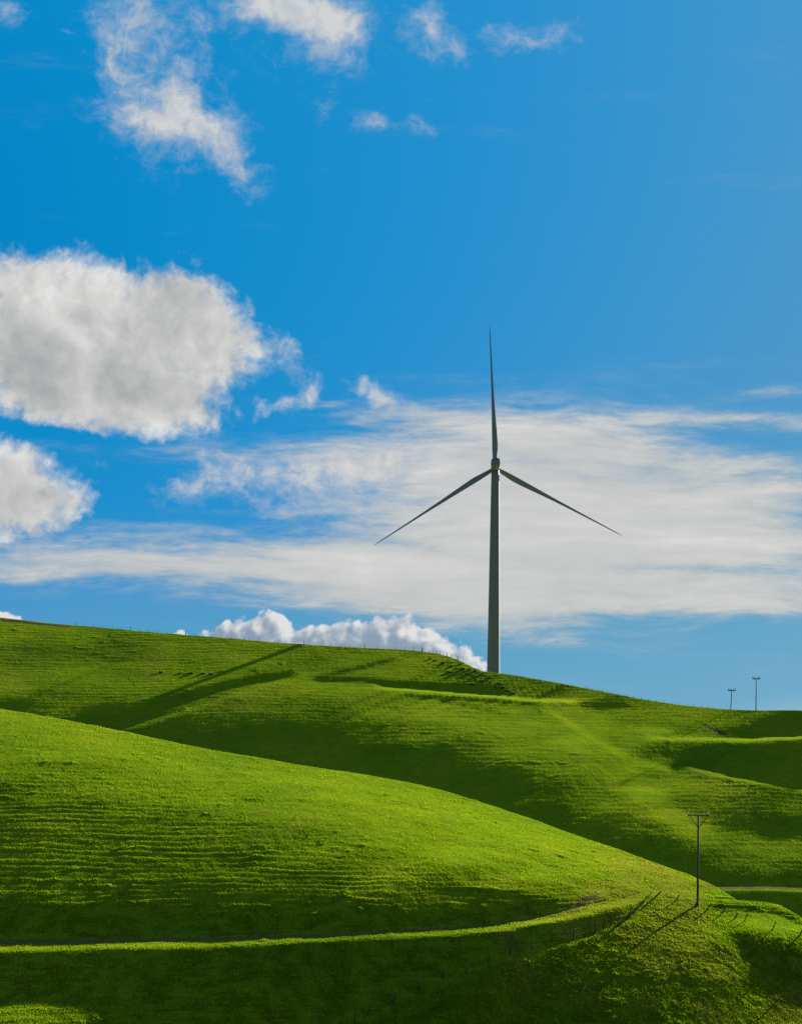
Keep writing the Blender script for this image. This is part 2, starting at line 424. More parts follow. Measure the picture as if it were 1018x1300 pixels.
def box_parts(cx, cy, cz, sx, sy, sz, bev=0.0):
    """bevelled box as vertices and faces"""
    bm_v, f = [], []
    b = min(bev, sx * .45, sy * .45, sz * .45)
    xs, ys, zs = sx / 2, sy / 2, sz / 2
    import bmesh
    bm = bmesh.new(); bmesh.ops.create_cube(bm, size=1.0)
    for v in bm.verts: v.co = (cx + v.co.x * sx, cy + v.co.y * sy, cz + v.co.z * sz)
    if b > 0: bmesh.ops.bevel(bm, geom=bm.edges[:], offset=b, segments=2, affect='EDGES', profile=.6)
    bm.verts.index_update()
    vv = [tuple(v.co) for v in bm.verts]; ff = [[v.index for v in p.verts] for p in bm.faces]
    bm.free(); return vv, ff

def box(name, *a): return mesh_from(name, *box_parts(*a))

# ---------------------------------------------------------------- materials
def new_mat(name):
    m = bpy.data.materials.new(name); m.use_nodes = True
    nt = m.node_tree; nt.nodes.clear()
    return m, nt

def N(nt, kind, inp=None, **props):
    n = nt.nodes.new(kind)
    for k, v in props.items(): setattr(n, k, v)
    for k, v in (inp or {}).items():
        s = n.inputs[k]
        if isinstance(v, bpy.types.NodeSocket): nt.links.new(v, s)
        else: s.default_value = v
    return n

def ramp(nt, fac, stops, interp='LINEAR'):
    n = nt.nodes.new('ShaderNodeValToRGB'); n.color_ramp.interpolation = interp
    e = n.color_ramp.elements
    while len(e) > 1: e.remove(e[-1])
    for i, (p, c) in enumerate(stops):
        x = e[0] if i == 0 else e.new(p)
        x.position = p; x.color = (*c, 1) if len(c) == 3 else c
    nt.links.new(fac, n.inputs[0]); return n.outputs[0]

def mixc(nt, fac, a, b, mode='MIX'):
    n = nt.nodes.new('ShaderNodeMix'); n.data_type = 'RGBA'; n.blend_type = mode
    for i, v in ((0, fac), (6, a), (7, b)):
        if isinstance(v, bpy.types.NodeSocket): nt.links.new(v, n.inputs[i])
        else: n.inputs[i].default_value = v if i == 0 else (*v, 1)
    return n.outputs[2]

def grass_color(nt, scale=1.0):
    tc = N(nt, 'ShaderNodeNewGeometry').outputs['Position']
    n1 = N(nt, 'ShaderNodeTexNoise', {'Vector': tc, 'Scale': .035, 'Detail': 5.0, 'Roughness': .6}).outputs[0]
    n2 = N(nt, 'ShaderNodeTexNoise', {'Vector': tc, 'Scale': .5, 'Detail': 4.0, 'Roughness': .65}).outputs[0]
    a = ramp(nt, n1, [(.3, (.092, .150, .008)), (.5, (.130, .195, .007)), (.7, (.172, .214, .010))])
    b = ramp(nt, n2, [(.25, (.84, .87, .92)), (.5, (1, 1, 1)), (.75, (1.10, 1.08, 1.0))])
    c = mixc(nt, 1.0, a, b, 'MULTIPLY')
    d = N(nt, 'ShaderNodeAttribute', attribute_name='dry').outputs['Fac']
    dm = N(nt, 'ShaderNodeMath', {0: d, 1: .7}, operation='MULTIPLY').outputs[0]
    c = mixc(nt, dm, c, (.170, .165, .022))
    return c, tc

def mat_ground():
    m, nt = new_mat('grass_sward')
    c, tc = grass_color(nt)
    bare_ = N(nt, 'ShaderNodeAttribute', attribute_name='bare').outputs['Fac']
    soil_n = N(nt, 'ShaderNodeTexNoise', {'Vector': tc, 'Scale': 1.3, 'Detail': 6.0, 'Roughness': .7}).outputs[0]
    soil = ramp(nt, soil_n, [(.3, (.060, .044, .018)), (.7, (.135, .100, .044))])
    brk = N(nt, 'ShaderNodeMath', {0: soil_n, 1: .55}, operation='SUBTRACT').outputs[0]
    brk = N(nt, 'ShaderNodeMath', {0: brk, 1: 1.4, 2: bare_}, operation='MULTIPLY_ADD').outputs[0]
    bf = N(nt, 'ShaderNodeMapRange', {0: brk, 1: .35, 2: .6}).outputs[0]
    c2 = mixc(nt, bf, c, soil)
    bn = N(nt, 'ShaderNodeTexNoise', {'Vector': tc, 'Scale': 2.4, 'Detail': 6.0, 'Roughness': .75}).outputs[0]
    bump = N(nt, 'ShaderNodeBump', {'Strength': .5, 'Distance': .14, 'Height': bn})
    d = N(nt, 'ShaderNodeBsdfDiffuse', {'Color': c2, 'Normal': bump.outputs[0]})
    o = N(nt, 'ShaderNodeOutputMaterial', {'Surface': d.outputs[0]})
    return m

def mat_blades():
    m, nt = new_mat('grass_blades')
    c, tc = grass_color(nt)
    t = N(nt, 'ShaderNodeAttribute', attribute_name='tint').outputs['Fac']
    k = ramp(nt, t, [(0, (.55, .62, .8)), (.6, (1, 1, 1)), (1, (1.35, 1.22, 1.0))])
    c = mixc(nt, 1.0, c, k, 'MULTIPLY')
    d = N(nt, 'ShaderNodeBsdfDiffuse', {'Color': c})
    ct = mixc(nt, 1.0, c, (1.3, 1.4, .6), 'MULTIPLY')
    tr = N(nt, 'ShaderNodeBsdfTranslucent', {'Color': ct})
    mx = N(nt, 'ShaderNodeMixShader', {0: .42, 1: d.outputs[0], 2: tr.outputs[0]})
    N(nt, 'ShaderNodeOutputMaterial', {'Surface': mx.outputs[0]})
    return m

def mat_soil(name, lo, hi, scale=1.2):
    m, nt = new_mat(name)
    tc = N(nt, 'ShaderNodeNewGeometry').outputs['Position']
    n = N(nt, 'ShaderNodeTexNoise', {'Vector': tc, 'Scale': scale, 'Detail': 8.0, 'Roughness': .7}).outputs[0]
    g = N(nt, 'ShaderNodeTexNoise', {'Vector': tc, 'Scale': .45, 'Detail': 6.0, 'Roughness': .7}).outputs[0]
    c = ramp(nt, n, [(.3, lo), (.7, hi)])
    gf = N(nt, 'ShaderNodeMapRange', {0: g, 1: .44, 2: .58}).outputs[0]
    gf = N(nt, 'ShaderNodeMath', {0: gf, 1: .7}, operation='MULTIPLY').outputs[0]
    c = mixc(nt, gf, c, (.075, .105, .006))
    b = N(nt, 'ShaderNodeBump', {'Strength': .8, 'Distance': .15, 'Height': n})
    d = N(nt, 'ShaderNodeBsdfDiffuse', {'Color': c, 'Normal': b.outputs[0]})
    N(nt, 'ShaderNodeOutputMaterial', {'Surface': d.outputs[0]})
    return m

def mat_plain(name, col, rough=.5, var=.12, scale=1.0, metal=0.0, stretch=(1, 1, 1), spec=.5):
    m, nt = new_mat(name)
    tc = N(nt, 'ShaderNodeTexCoord').outputs['Object']
    mp = N(nt, 'ShaderNodeMapping', {0: tc, 3: stretch}).outputs[0]
    n = N(nt, 'ShaderNodeTexNoise', {'Vector': mp, 'Scale': scale, 'Detail': 6.0, 'Roughness': .65}).outputs[0]
    lo = tuple(x * (1 - var) for x in col); hi = tuple(min(1, x * (1 + var)) for x in col)
    c = ramp(nt, n, [(.3, lo), (.7, hi)])
    r = N(nt, 'ShaderNodeMapRange', {0: n, 3: rough - .08, 4: rough + .12}).outputs[0]
    p = N(nt, 'ShaderNodeBsdfPrincipled', {'Base Color': c, 'Roughness': r, 'Metallic': metal, 'Specular IOR Level': spec})
    N(nt, 'ShaderNodeOutputMaterial', {'Surface': p.outputs[0]})
    return m

M_GROUND, M_BLADE = mat_ground(), mat_blades()
M_TRACK = mat_soil('track_earth', (.075, .064, .022), (.145, .122, .042))
M_ROAD = mat_soil('road_gravel', (.052, .046, .022), (.10, .088, .046))
M_STEEL = mat_plain('turbine_paint', (.122, .126, .165), .6, .08, .25, stretch=(1, 1, .25), spec=.2)
M_BLADEPAINT = mat_plain('blade_paint', (.128, .136, .176), .5, .05, .3, spec=.3)
M_WOOD = mat_plain('weathered_pole_wood', (.105, .072, .045), .85, .35, 3.0, stretch=(6, 6, .5), spec=.1)
M_POST = mat_plain('grey_post_wood', (.060, .048, .032), .9, .4, 6.0, stretch=(5, 5, .6), spec=.1)
M_FARWOOD = mat_plain('bleached_pole_wood', (.12, .11, .10), .85, .3, 3.0, stretch=(6, 6, .5), spec=.1)
M_WIRE = mat_plain('fence_wire', (.06, .055, .05), .8, .2, 2.0, spec=.1)
M_PORC = mat_plain('white_porcelain', (.75, .76, .74), .2, .05, 8.0)
M_IRON = mat_plain('galvanised_iron', (.22, .23, .24), .5, .2, 5.0, metal=.7)
def mat_leaf(name, col):
    m, nt = new_mat(name)
    tc = N(nt, 'ShaderNodeTexCoord').outputs['Object']
    n = N(nt, 'ShaderNodeTexNoise', {'Vector': tc, 'Scale': 2.5, 'Detail': 3.0}).outputs[0]
    c = ramp(nt, n, [(.3, tuple(x * .6 for x in col)), (.7, tuple(x * 1.35 for x in col))])
    d = N(nt, 'ShaderNodeBsdfDiffuse', {'Color': c}); t = N(nt, 'ShaderNodeBsdfTranslucent', {'Color': c})
    mx = N(nt, 'ShaderNodeMixShader', {0: .45, 1: d.outputs[0], 2: t.outputs[0]})
    N(nt, 'ShaderNodeOutputMaterial', {'Surface': mx.outputs[0]}); return m
M_SHRUB = mat_leaf('dark_shrub_leaf', (.085, .120, .024))
M_SHRUBPALE = mat_leaf('pale_shrub_leaf', (.10, .115, .05))
M_ROCK = mat_plain('pale_stone', (.42, .40, .36), .8, .25, 2.0)

# ---------------------------------------------------------------- the ground and its tracks
ground = tag(put('ground', grid_mesh('ground', ~(sel_track | sel_road), attrs), M_GROUND), kind='structure')
tag(put('dirt_track', grid_mesh('dirt_track', sel_track, {}), M_TRACK), kind='structure')
tag(put('gravel_road', grid_mesh('gravel_road', sel_road, {}), M_ROAD), kind='structure')

# ---------------------------------------------------------------- grass blades over the hillsides
def grass_points(i0, i1, n, c_lo=-70, c_hi=1088):
    """uniform over the picture, so that blades thin out with distance as the eye sees them"""
    ji = np.where((cols >= c_lo) & (cols <= c_hi))[0]
    u = rng.uniform(ji[0], ji[-1] - .001, n); v = rng.uniform(i0, i1 - 1.001, n)
    # area of a cell in the picture differs by column: thin by span
    span = np.abs(RR[i1 - 1] - RR[i0])[np.round(u).astype(int)]
    keep = rng.uniform(0, 1, n) < span / span.max()
    u, v = u[keep], v[keep]
    j = u.astype(int); i = v.astype(int); fu = u - j; fv = v - i
    def s(a): return (a[i, j] * (1 - fu) + a[i, j + 1] * fu) * (1 - fv) + (a[i + 1, j] * (1 - fu) + a[i + 1, j + 1] * fu) * fv
    ok = (s(track_m) < .35 + .5 * (rng.uniform(0, 1, len(u)) < .3)) & (s(road_m) < .35) & (s(bare) < .45 + .3 * rng.uniform(-1, 1, len(u)))
    return [x[ok] for x in (s(PX), s(PY), s(PZ), s(dry), s(spur), s(tus))]

def blades(px, py, pz, dry_, spur_, tus_, hmul, wmul):
    n = len(px)
    patch = sstep(-.5, .6, fbm(px / (5 * hmul), py / (5 * hmul), 3, 55))
    h = hmul * (.11 + .06 * patch + .08 * spur_ + .22 * np.clip(tus_, 0, .6)) * rng.uniform(.55, 1.35, n)
    w = wmul * (.08 + .06 * patch) * rng.uniform(.6, 1.4, n)
    a = rng.uniform(0, 2 * np.pi, n)
    lean = rng.normal(0, .38, (2, n)) * h
    lean[0] += -.18 * h                                    # the wind lays it a little to the left
    dx, dy = np.cos(a) * w, np.sin(a) * w
    co = np.empty((n, 3, 3))
    co[:, 0] = np.stack([px - dx, py - dy, pz - .04 * hmul], -1)
    co[:, 1] = np.stack([px + dx, py + dy, pz - .04 * hmul], -1)
    co[:, 2] = np.stack([px + lean[0], py + lean[1], pz + h], -1)
    tint = np.clip(.5 + .15 * rng.normal(0, 1, n), 0, 1)
    return co.reshape(-1, 3), np.repeat(tint, 3), np.repeat(dry_, 3)

A = blades(*grass_points(n_near0, n_near0 + N_NEAR, 1050000), .52, .70)
B = blades(*grass_points(n_far0, n_far1, 360000), .6, 1.0)
co = np.concatenate([A[0], B[0]])
gm = raw_mesh('grass', co, np.arange(len(co)).reshape(-1, 3), {'tint': np.concatenate([A[1], B[1]]), 'dry': np.concatenate([A[2], B[2]])})
tag(put('grass', gm, M_BLADE), 'short wind-combed green grass covering the hillsides', 'grass', kind='stuff')

# ---------------------------------------------------------------- wind turbine
def at(c, r, y):
    X, Z = ray(c, r); return np.array([float(X) * y, y, float(Z) * y])

yT = 880.0
s = yT / F                                       # metres per photo pixel there
base = at(625.6, 900, yT); hub = at(628.6, 592, yT)
base[0] = hub[0]
wt = tag(empty('wind_turbine', tuple(base)), 'tall grey three-bladed wind turbine standing on the skyline behind the grassy knoll', 'wind turbine')
ht = hub[2] - base[2]
prof = []
for k in range(41):
    t = k / 40; px_r = 8.9 + (5.0 - 8.9) * t ** .92
    prof.append((px_r * s, -3 + (ht + 3 - 5 * s) * t))
put('tower', lathe('tower', prof, 48), M_STEEL, wt)
yaw = math.radians(-1)
top = ht
nc_me = bpy.data.meshes.new('nacelle')
def rz(v): 
    x, y_, z = v; return (x * math.cos(yaw) - y_ * math.sin(yaw), x * math.sin(yaw) + y_ * math.cos(yaw), z)
# nacelle: rear towards the viewer, rotor on the far side
sec = [(-5.6, .80, .86, .25), (-5.3, .97, .97, .08), (-2.5, 1.0, 1.0, 0), (1.8, 1.0, 1.0, 0), (3.0, .86, .9, .05), (3.5, .62, .68, .0)]
W, HH = 5.6 * s, 5.4 * s
v, f = [], []
ring = 20
for (yy, kx, kz, dz_) in sec:
    for k in range(ring):
        a = 2 * math.pi * k / ring
        ex = math.copysign(abs(math.cos(a)) ** .35, math.cos(a)); ez = math.copysign(abs(math.sin(a)) ** .35, math.sin(a))
        v.append(rz((W * kx * ex, yy, top + 2.2 * s + HH * kz * ez + dz_ * .2)))
for i in range(len(sec) - 1):
    for k in range(ring):
        a, b = i * ring + k, i * ring + (k + 1) % ring
        f.append((a, b, b + ring, a + ring))
f.append(tuple(range(ring))[::-1]); f.append(tuple(range((len(sec) - 1) * ring, len(sec) * ring)))
nac = put('nacelle', mesh_from('nacelle', v, f), M_STEEL, wt)
bv, bf = box_parts(0, -3.4, top + 2.2 * s + HH + .22, 2.1, .5, .5, .06)
put('cooler', mesh_from('cooler', [rz(p) for p in bv], bf), M_STEEL, nac)
# spinner
v, f = [], []
hubc = np.array(rz((0, 4.9, top - .1 * s)))
for (yy, r) in ((3.45, 1.0), (4.2, 1.2), (5.4, 1.2), (6.3, .95), (6.9, .5), (7.05, .05)):
    for k in range(24):
        a = 2 * math.pi * k / 24; v.append(rz((r * math.cos(a), yy, top - .1 * s + r * math.sin(a))))
for i in range(5):
    for k in range(24):
        a, b = i * 24 + k, i * 24 + (k + 1) % 24
        f.append((a, b, b + 24, a + 24))
f.append(tuple(range(24))[::-1]); f.append(tuple(range(5 * 24, 6 * 24)))
put('rotor_hub', mesh_from('rotor_hub', v, f, True), M_STEEL, wt)

def blade_mesh(length):
    """root at the origin, running up +z; chord along x (trailing edge +x), thickness along y"""
    st = []
    chf = curve(list(zip([0, .03, .08, .16, .25, .4, .55, .7, .85, .95, 1], [5.0, 5.2, 6.2, 7.4, 6.5, 4.5, 3.1, 2.2, 1.5, 1.1, .4])))
    for t in list(np.linspace(0, .3, 22)) + [.34, .38, .43, .48, .53, .58, .64, .70, .76, .82, .87, .91, .945, .97, .985, .995, 1.0]:
        chord = float(chf(t)) * s
        thick = chord * np.interp(t, [0, .03, .1, .2, .4, 1], [1, .95, .55, .33, .22, .16])
        twist = math.radians(np.interp(t, [0, .1, .3, .6, 1], [20, 17, 9, 3, 0]))
        lead = np.interp(t, [0, .05, .16, 1], [.5, .48, .36, .32])
        st.append((t, chord, thick, twist, lead))
    v, f = [], []
    n = 18
    for t, ch, th, tw, ld in st:
        for k in range(n):
            a = 2 * math.pi * k / n
            u = .5 - .5 * math.cos(a)                       # 0 leading .. 1 trailing
            circ = np.interp(t, [0, .03, .12], [1, .9, 0])
            prof_t = math.sin(a) * .5
            foil = math.copysign(1, math.sin(a)) * 2.6 * (.2969 * math.sqrt(u) - .126 * u - .3516 * u * u + .2843 * u ** 3 - .1036 * u ** 4) if abs(math.sin(a)) > 1e-6 else 0
            yv = th * (circ * prof_t + (1 - circ) * foil)
            xv = ch * (u - ld)
            x2 = xv * math.cos(tw) - yv * math.sin(tw); y2 = xv * math.sin(tw) + yv * math.cos(tw)
            v.append((x2 - 2.0 * s * math.sin(math.pi * min(1, t * 1.15)) * .0, y2 + 1.6 * t * t, t * length))
    for i in range(len(st) - 1):
        for k in range(n):
            a, b = i * n + k, i * n + (k + 1) % n
            f.append((a, b, b + n, a + n))
    f.append(tuple(range(n))[::-1]); f.append(tuple(range((len(st) - 1) * n, len(st) * n)))
    return mesh_from('blade', v, f, True)
bm_ = blade_mesh(183 * s)
for ang in (-2.7, 117.3, 237.1):
    b = put('blade', bm_ if ang == -2.7 else bm_, None, wt)
    if ang == -2.7: bm_.materials.append(M_BLADEPAINT)
    b.location = tuple(hubc); b.rotation_euler = (0, math.radians(ang), yaw)
    b.rotation_mode = 'XYZ'

# ---------------------------------------------------------------- utility poles
def up_pole(c, r, far, hpx, name_label, arm_px, arm_drop_px, rad_px, mat, braces, lean=0.0, ins=((-1, 1),), arm_yaw=0.0):
    p = ground_at(c, r, far); m = p[1] / F
    root = tag(empty('utility_pole', p, (0, lean, 0)), name_label, 'utility pole', 'utility poles on the hillsides')
    hgt = hpx * m
    put('pole', tube('pole', (0, 0, -.8), (0, 0, hgt), rad_px * m * 1.12, rad_px * m * .78, 12, .03, random.Random(3)), mat, root)
    za = hgt - arm_drop_px * m; L = arm_px * m
    cy, sy_ = math.cos(arm_yaw), math.sin(arm_yaw)
    av, af = box_parts(0, -rad_px * m * .78 - .07, za, L, .12, max(.16, 1.3 * m if far else .15), .015)
    rot = lambda q: (q[0] * cy - q[1] * sy_, q[0] * sy_ + q[1] * cy, q[2])
    arm = put('crossarm', mesh_from('crossarm', [rot(q) for q in av], af), mat, root)
    yb = -rad_px * m * .78 - .16
    if braces:
        for sd in (-1, 1):
            put('brace', tube('brace', rot((sd * L * .40, yb, za - .08)), rot((sd * rad_px * m * .5, yb + .02, za - 15.5 * m)), .05, .05, 6), M_WOOD, root)
    for off in ins:
        pin = put('insulator', lathe('insulator', [(.02, 0), (.03, .10), (.075, .12), (.085, .18), (.05, .22), (.07, .26), (.055, .33), (.01, .35)], 12), M_FARWOOD if far else M_PORC, arm)
        q = rot((off * L * .5, -rad_px * m * .78 - .07, za + .07)); pin.location = q
        if far: pin.scale = (1.6, 1.6, 1.6)
    return root
up_pole(884.6, 1150, False, 116, 'brown wooden utility pole with braced crossarm beside the leaning post fence', 28, 1.0, 1.5, M_WOOD, True, 0.0, (-.93, .9))
up_pole(927.3, 898.6, True, 25.5, 'shorter leaning pole of the two utility poles on the right skyline', 9.5, 1.6, .55, M_FARWOOD, False, math.radians(2.5), (-.9, -.45, .45, .9))
up_pole(959.3, 902.3, True, 41, 'taller upright pole of the two utility poles on the right skyline', 10, 1.0, .62, M_FARWOOD, False, 0.0, (-.9, -.5, .5, .9))

# ---------------------------------------------------------------- fences
def fence(label, posts, far, rad, wires, post_mat=M_POST, seed=1, thin=None):
    """posts: (base col, base row, top col, top row)"""
    rnd = random.Random(seed)
    g0 = ground_at(posts[len(posts) // 2][0], posts[len(posts) // 2][1], far)
    root = tag(empty('wire_fence', g0), label, 'fence', 'wire fences on the hillsides')
    g0 = np.array(g0)
    lines = []
    for i, (c, r, c2, r2) in enumerate(posts):
        p = np.array(ground_at(c, r, far)); m = p[1] / F
        t = np.array([p[0] + ((c2 - c) * 1.0) * m, p[1] + rnd.uniform(-.1, .1), p[2] + max(.7, (r - r2) * m)])
        rr = rad * rnd.uniform(.8, 1.25)
        if thin and i in thin: rr *= .5
        put('post', tube('post', p - (t - p) * .25 - g0, t - g0, rr * 1.1, rr * .9, 7, .12, rnd), post_mat, root)
        lines.append((p - g0, t - g0))
    for h in wires:
        v, f = [], []
        for (a, b), (a2, b2) in zip(lines[:-1], lines[1:]):
            pa, pb = a + (b - a) * h, a2 + (b2 - a2) * h
            mid = (pa + pb) / 2 - np.array([0, 0, .02 * np.linalg.norm(pb - pa)])
            for u, w in ((pa, mid), (mid, pb)):
                vv, ff = tube_parts(u, w, .006, .006, 4)
                o = len(v); v += list(vv); f += [tuple(k + o for k in q_) for q_ in ff]
        put('wire', mesh_from('wire', v, f), M_WIRE, root)
    return root

fence('old post and wire fence climbing out of the dark hollow to the spur corner',
      [(450,1297,452,1285),(467.5,1289,471,1277),(498,1273,502,1258),(529.6,1257.5,533,1242.6),(561,1242.5,565,1231),(591,1236,594,1223),
       (618,1224,623,1209),(646,1213,649,1199),(674,1205,677,1191),(700,1197,702,1182),(727,1194,729,1178),(754,1186,757,1169),(764.6,1182,767,1166),
       (773,1179,776,1164),(782.6,1176,786,1161),(795,1168,801,1157),(802,1161,808,1151),(808,1154,815,1144),(815,1147,822,1137),(822,1140,827,1132)],
      False, .068, (.45, .9))
fence('leaning wooden post fence running right past the utility pole foot',
      [(831,1140,838.6,1132.5),(857.6,1144,861.5,1137),(882.0,1150.8,885.5,1145.5),(895.6,1157,900.5,1149),(915.6,1159.8,920.5,1152),(932,1166.2,935.6,1160.5),
       (944,1170.5,948.5,1159.0),(979,1182,984.6,1170.5),(1014,1189,1018.4,1179.5),(1050,1199,1054,1189)],
      False, .075, (.4, .85), seed=2)
sk = []
def sky_posts(cs, big, h):
    out = []
    for c in cs:
        r = float(FAR_CREST(c)) + .6; hh = h[1] if c in big else h[0]
        out.append((c, r, c, r - hh))
    return out
big1 = [97, 166, 236, 310, 386, 463]
c1 = sorted(big1 + [round(x) for x in np.arange(108, 520, 11.6) if min(abs(x - b) for b in big1) > 5])
P1 = sky_posts(c1, big1, (3.6, 5.6))
fence('long thin fence along the left skyline in front of the low clouds', P1, True, .085, (.5, .95), thin=[i for i, c in enumerate(c1) if c not in big1], seed=3)
c2 = [525, 535.6, 544, 550, 554, 558, 563, 567]
fence('short fence of dark posts on top of the knoll', sky_posts(c2, (525, 535.6), (4.6, 5.6)), True, .13, (.45, .9), thin=[2, 3, 4, 5, 6, 7], seed=4)
c3 = list(np.arange(742, 768, 4.4)) + list(np.arange(776, 905, 9.5))
fence('faint low fence along the right skyline slope beyond the turbine', sky_posts(c3, (), (2.7, 2.7)), True, .05, (.9,), seed=5)
# gate on the knoll
ga = np.array(ground_at(573, float(FAR_CREST(573)) + .6, True)); gb = np.array(ground_at(581.5, float(FAR_CREST(581.5)) + .6, True))
gt = tag(empty('field_gate', tuple(ga)), 'small rail gate with two posts beside the shrubs on the knoll skyline', 'gate')
d = gb - ga; mm = ga[1] / F
for e in (0, 1):
    put('post', tube('post', d * e - (0, 0, .3), d * e + (0, 0, 5.6 * mm), .11, .10, 7), M_POST, gt)
for k in (.55, .95):
    put('rail', tube('rail', np.array((0, 0, 5.4 * mm * k)), d + np.array((0, 0, 5.4 * mm * k - .1)), .055, .055, 6), M_POST, gt)

# ---------------------------------------------------------------- shrubs
def shrub(c, r, wpx, hpx, label, mat, seed, far=True, group=None):
    p = np.array(ground_at(c, r, far)); m = p[1] / F
    rn = np.random.default_rng(seed)
    root = tag(empty('shrub', tuple(p)), label, 'shrub', group)
    n = 520; rx, rz_ = wpx * m / 2 * .85, hpx * m * .62
    lob = rn.uniform(-.55, .55, (5, 2)); k = rn.integers(0, 5, n)
    dirv = rn.normal(0, 1, (n, 3)); dirv /= np.linalg.norm(dirv, axis=1, keepdims=True)
    rad = rn.uniform(.55, 1.0, n) ** .5
    pos = np.empty((n, 3))
    pos[:, 0] = lob[k, 0] * rx * 1.25 + dirv[:, 0] * rad * rx * .5
    pos[:, 1] = lob[k, 1] * rx + dirv[:, 1] * rad * rx * .55
    hl = rn.uniform(.55, 1.0, 5)[k]
    pos[:, 2] = np.abs(dirv[:, 2]) * rad * rz_ * hl * .85 + .02
    sz = .16 * max(.6, rx)
    a = rn.normal(0, 1, (n, 3)); b = rn.normal(0, 1, (n, 3))
    a /= np.linalg.norm(a, axis=1, keepdims=True); b /= np.linalg.norm(b, axis=1, keepdims=True)
    co = np.stack([pos - a * sz, pos + a * sz, pos + b * sz * 1.6], 1).reshape(-1, 3)
    put('foliage', raw_mesh('foliage', co, np.arange(3 * n).reshape(-1, 3)), mat, root)
    v, f = [], []
    for q_ in range(4):
        vv, ff = tube_parts((0, 0, -.2), (lob[q_, 0] * rx * .8, lob[q_, 1] * rx * .8, rz_ * .6), .05, .02, 5)
        o = len(v); v += list(vv); f += [tuple(x + o for x in y_) for y_ in ff]
    put('stems', mesh_from('stems', v, f), M_POST, root)
    return root

rowg = 'low shrubs in a line across the far slope'
for i, (c, r, w, h, lb) in enumerate([
    (204, 854, 8, 3, 'lone dark shrub at the left end of the line across the far slope'),
    (228, 855.5, 7, 2.4, 'low dark shrub second from left in the line across the far slope'),
    (242, 855.5, 9, 2.8, 'wide dark shrub in the middle of the line across the far slope'),
    (258, 855.2, 8, 3.2, 'dark shrub second from right in the line across the far slope'),
    (269, 855.6, 10, 3.4, 'largest dark shrub at the right end of the line across the far slope')]):
    shrub(c, r, w, h, lb, M_SHRUB, 100 + i, True, rowg)
kng = 'tussocky shrubs on the flank of the knoll'
KN = [(547,836.6,6,2.4,0),(552,839,7,2.6,0),(562,842.5,8,4.0,0),(573,845.5,6,3,0),(571,853,8,3.4,0),(587,850,9,4.2,0),(591,856,8,3.4,0),(584,843,6,3,0),(596,850,7,3.4,0),
      (603,853,6,3.4,0),(612,856.5,7,3.8,1),(621,861,7,3.8,1),(602.5,860,6,2.6,0),(604,863.5,6,2.4,0),(611,864.5,6,2.6,0),(622.5,866.5,6,3,0),(599.5,869.5,9,5,0),
      (632,868,7,3.6,1),(638,873.5,8,4.2,1),(644,877,8,4.6,1),(651,881,8,3.6,1),(629,872,5,2.6,0),(636,879,5,2.6,1),(579,849.5,5,2.4,0)]
for i, (c, r, w, h, pale) in enumerate(KN):
    r = max(r, float(FAR_CREST(c)) + 1.2)
    if i == 16: lb = 'biggest dark round shrub just above the cut bank of the knoll'
    elif i == 2: lb = 'broad dark shrub on the knoll slope below the short post fence'
    elif i == 5: lb = 'wide dark shrub below the field gate on the knoll'
    elif i == 20: lb = 'pale shrub at the lower right tip of the knoll edge'
    elif pale: lb = 'pale grey-green shrub along the right edge of the knoll'
    else: lb = 'small dark shrub dotted over the grassy flank of the knoll'
    shrub(c, r, w, h, lb, M_SHRUBPALE if pale else M_SHRUB, 200 + i, True, kng if i in (16, 2, 5, 20) or True else None)

# ---------------------------------------------------------------- camera, sun
cam = bpy.data.cameras.new('camera'); co_ = bpy.data.objects.new('camera', cam); COL.objects.link(co_)
cam.sensor_fit = 'VERTICAL'; cam.sensor_height = 36.0; cam.lens = F / 1300 * 36.0
cam.shift_y = (H - 650) / 1300.0; cam.shift_x = 0.0
cam.clip_start = .5; cam.clip_end = 60000
co_.rotation_mode = 'XYZ'
from mathutils import Matrix
co_.matrix_world = Matrix.Rotation(-ROLL, 4, 'Y') @ Matrix.Rotation(math.radians(90), 4, 'X')
sc.camera = co_
sun = bpy.data.lights.new('sun', 'SUN'); sun.energy = 5.0; sun.angle = math.radians(.53); sun.color = (1.0, .93, .80)
so = bpy.data.objects.new('sun', sun); COL.objects.link(so)
from mathutils import Vector
so.rotation_euler = Vector((SX * math.cos(SUN_EL), SY * math.cos(SUN_EL), math.sin(SUN_EL))).to_track_quat('Z', 'Y').to_euler()
so.location = (0, 0, 200)
vs = sc.view_settings
vs.view_transform = 'Standard'; vs.look = 'None'; vs.gamma = 1.0; vs.use_curve_mapping = False
sc.render.engine = 'CYCLES'
sc.cycles.max_bounces = 6; sc.cycles.diffuse_bounces = 3; sc.cycles.transmission_bounces = 3; sc.cycles.use_denoising = True
# ---------------------------------------------------------------- sky: graded daylight with three kinds of cloud, by compass bearing and height above the horizon
EXPO = 2.1
vs.exposure = EXPO
world = bpy.data.worlds.new('World'); sc.world = world; world.use_nodes = True
nt = world.node_tree; nt.nodes.clear()

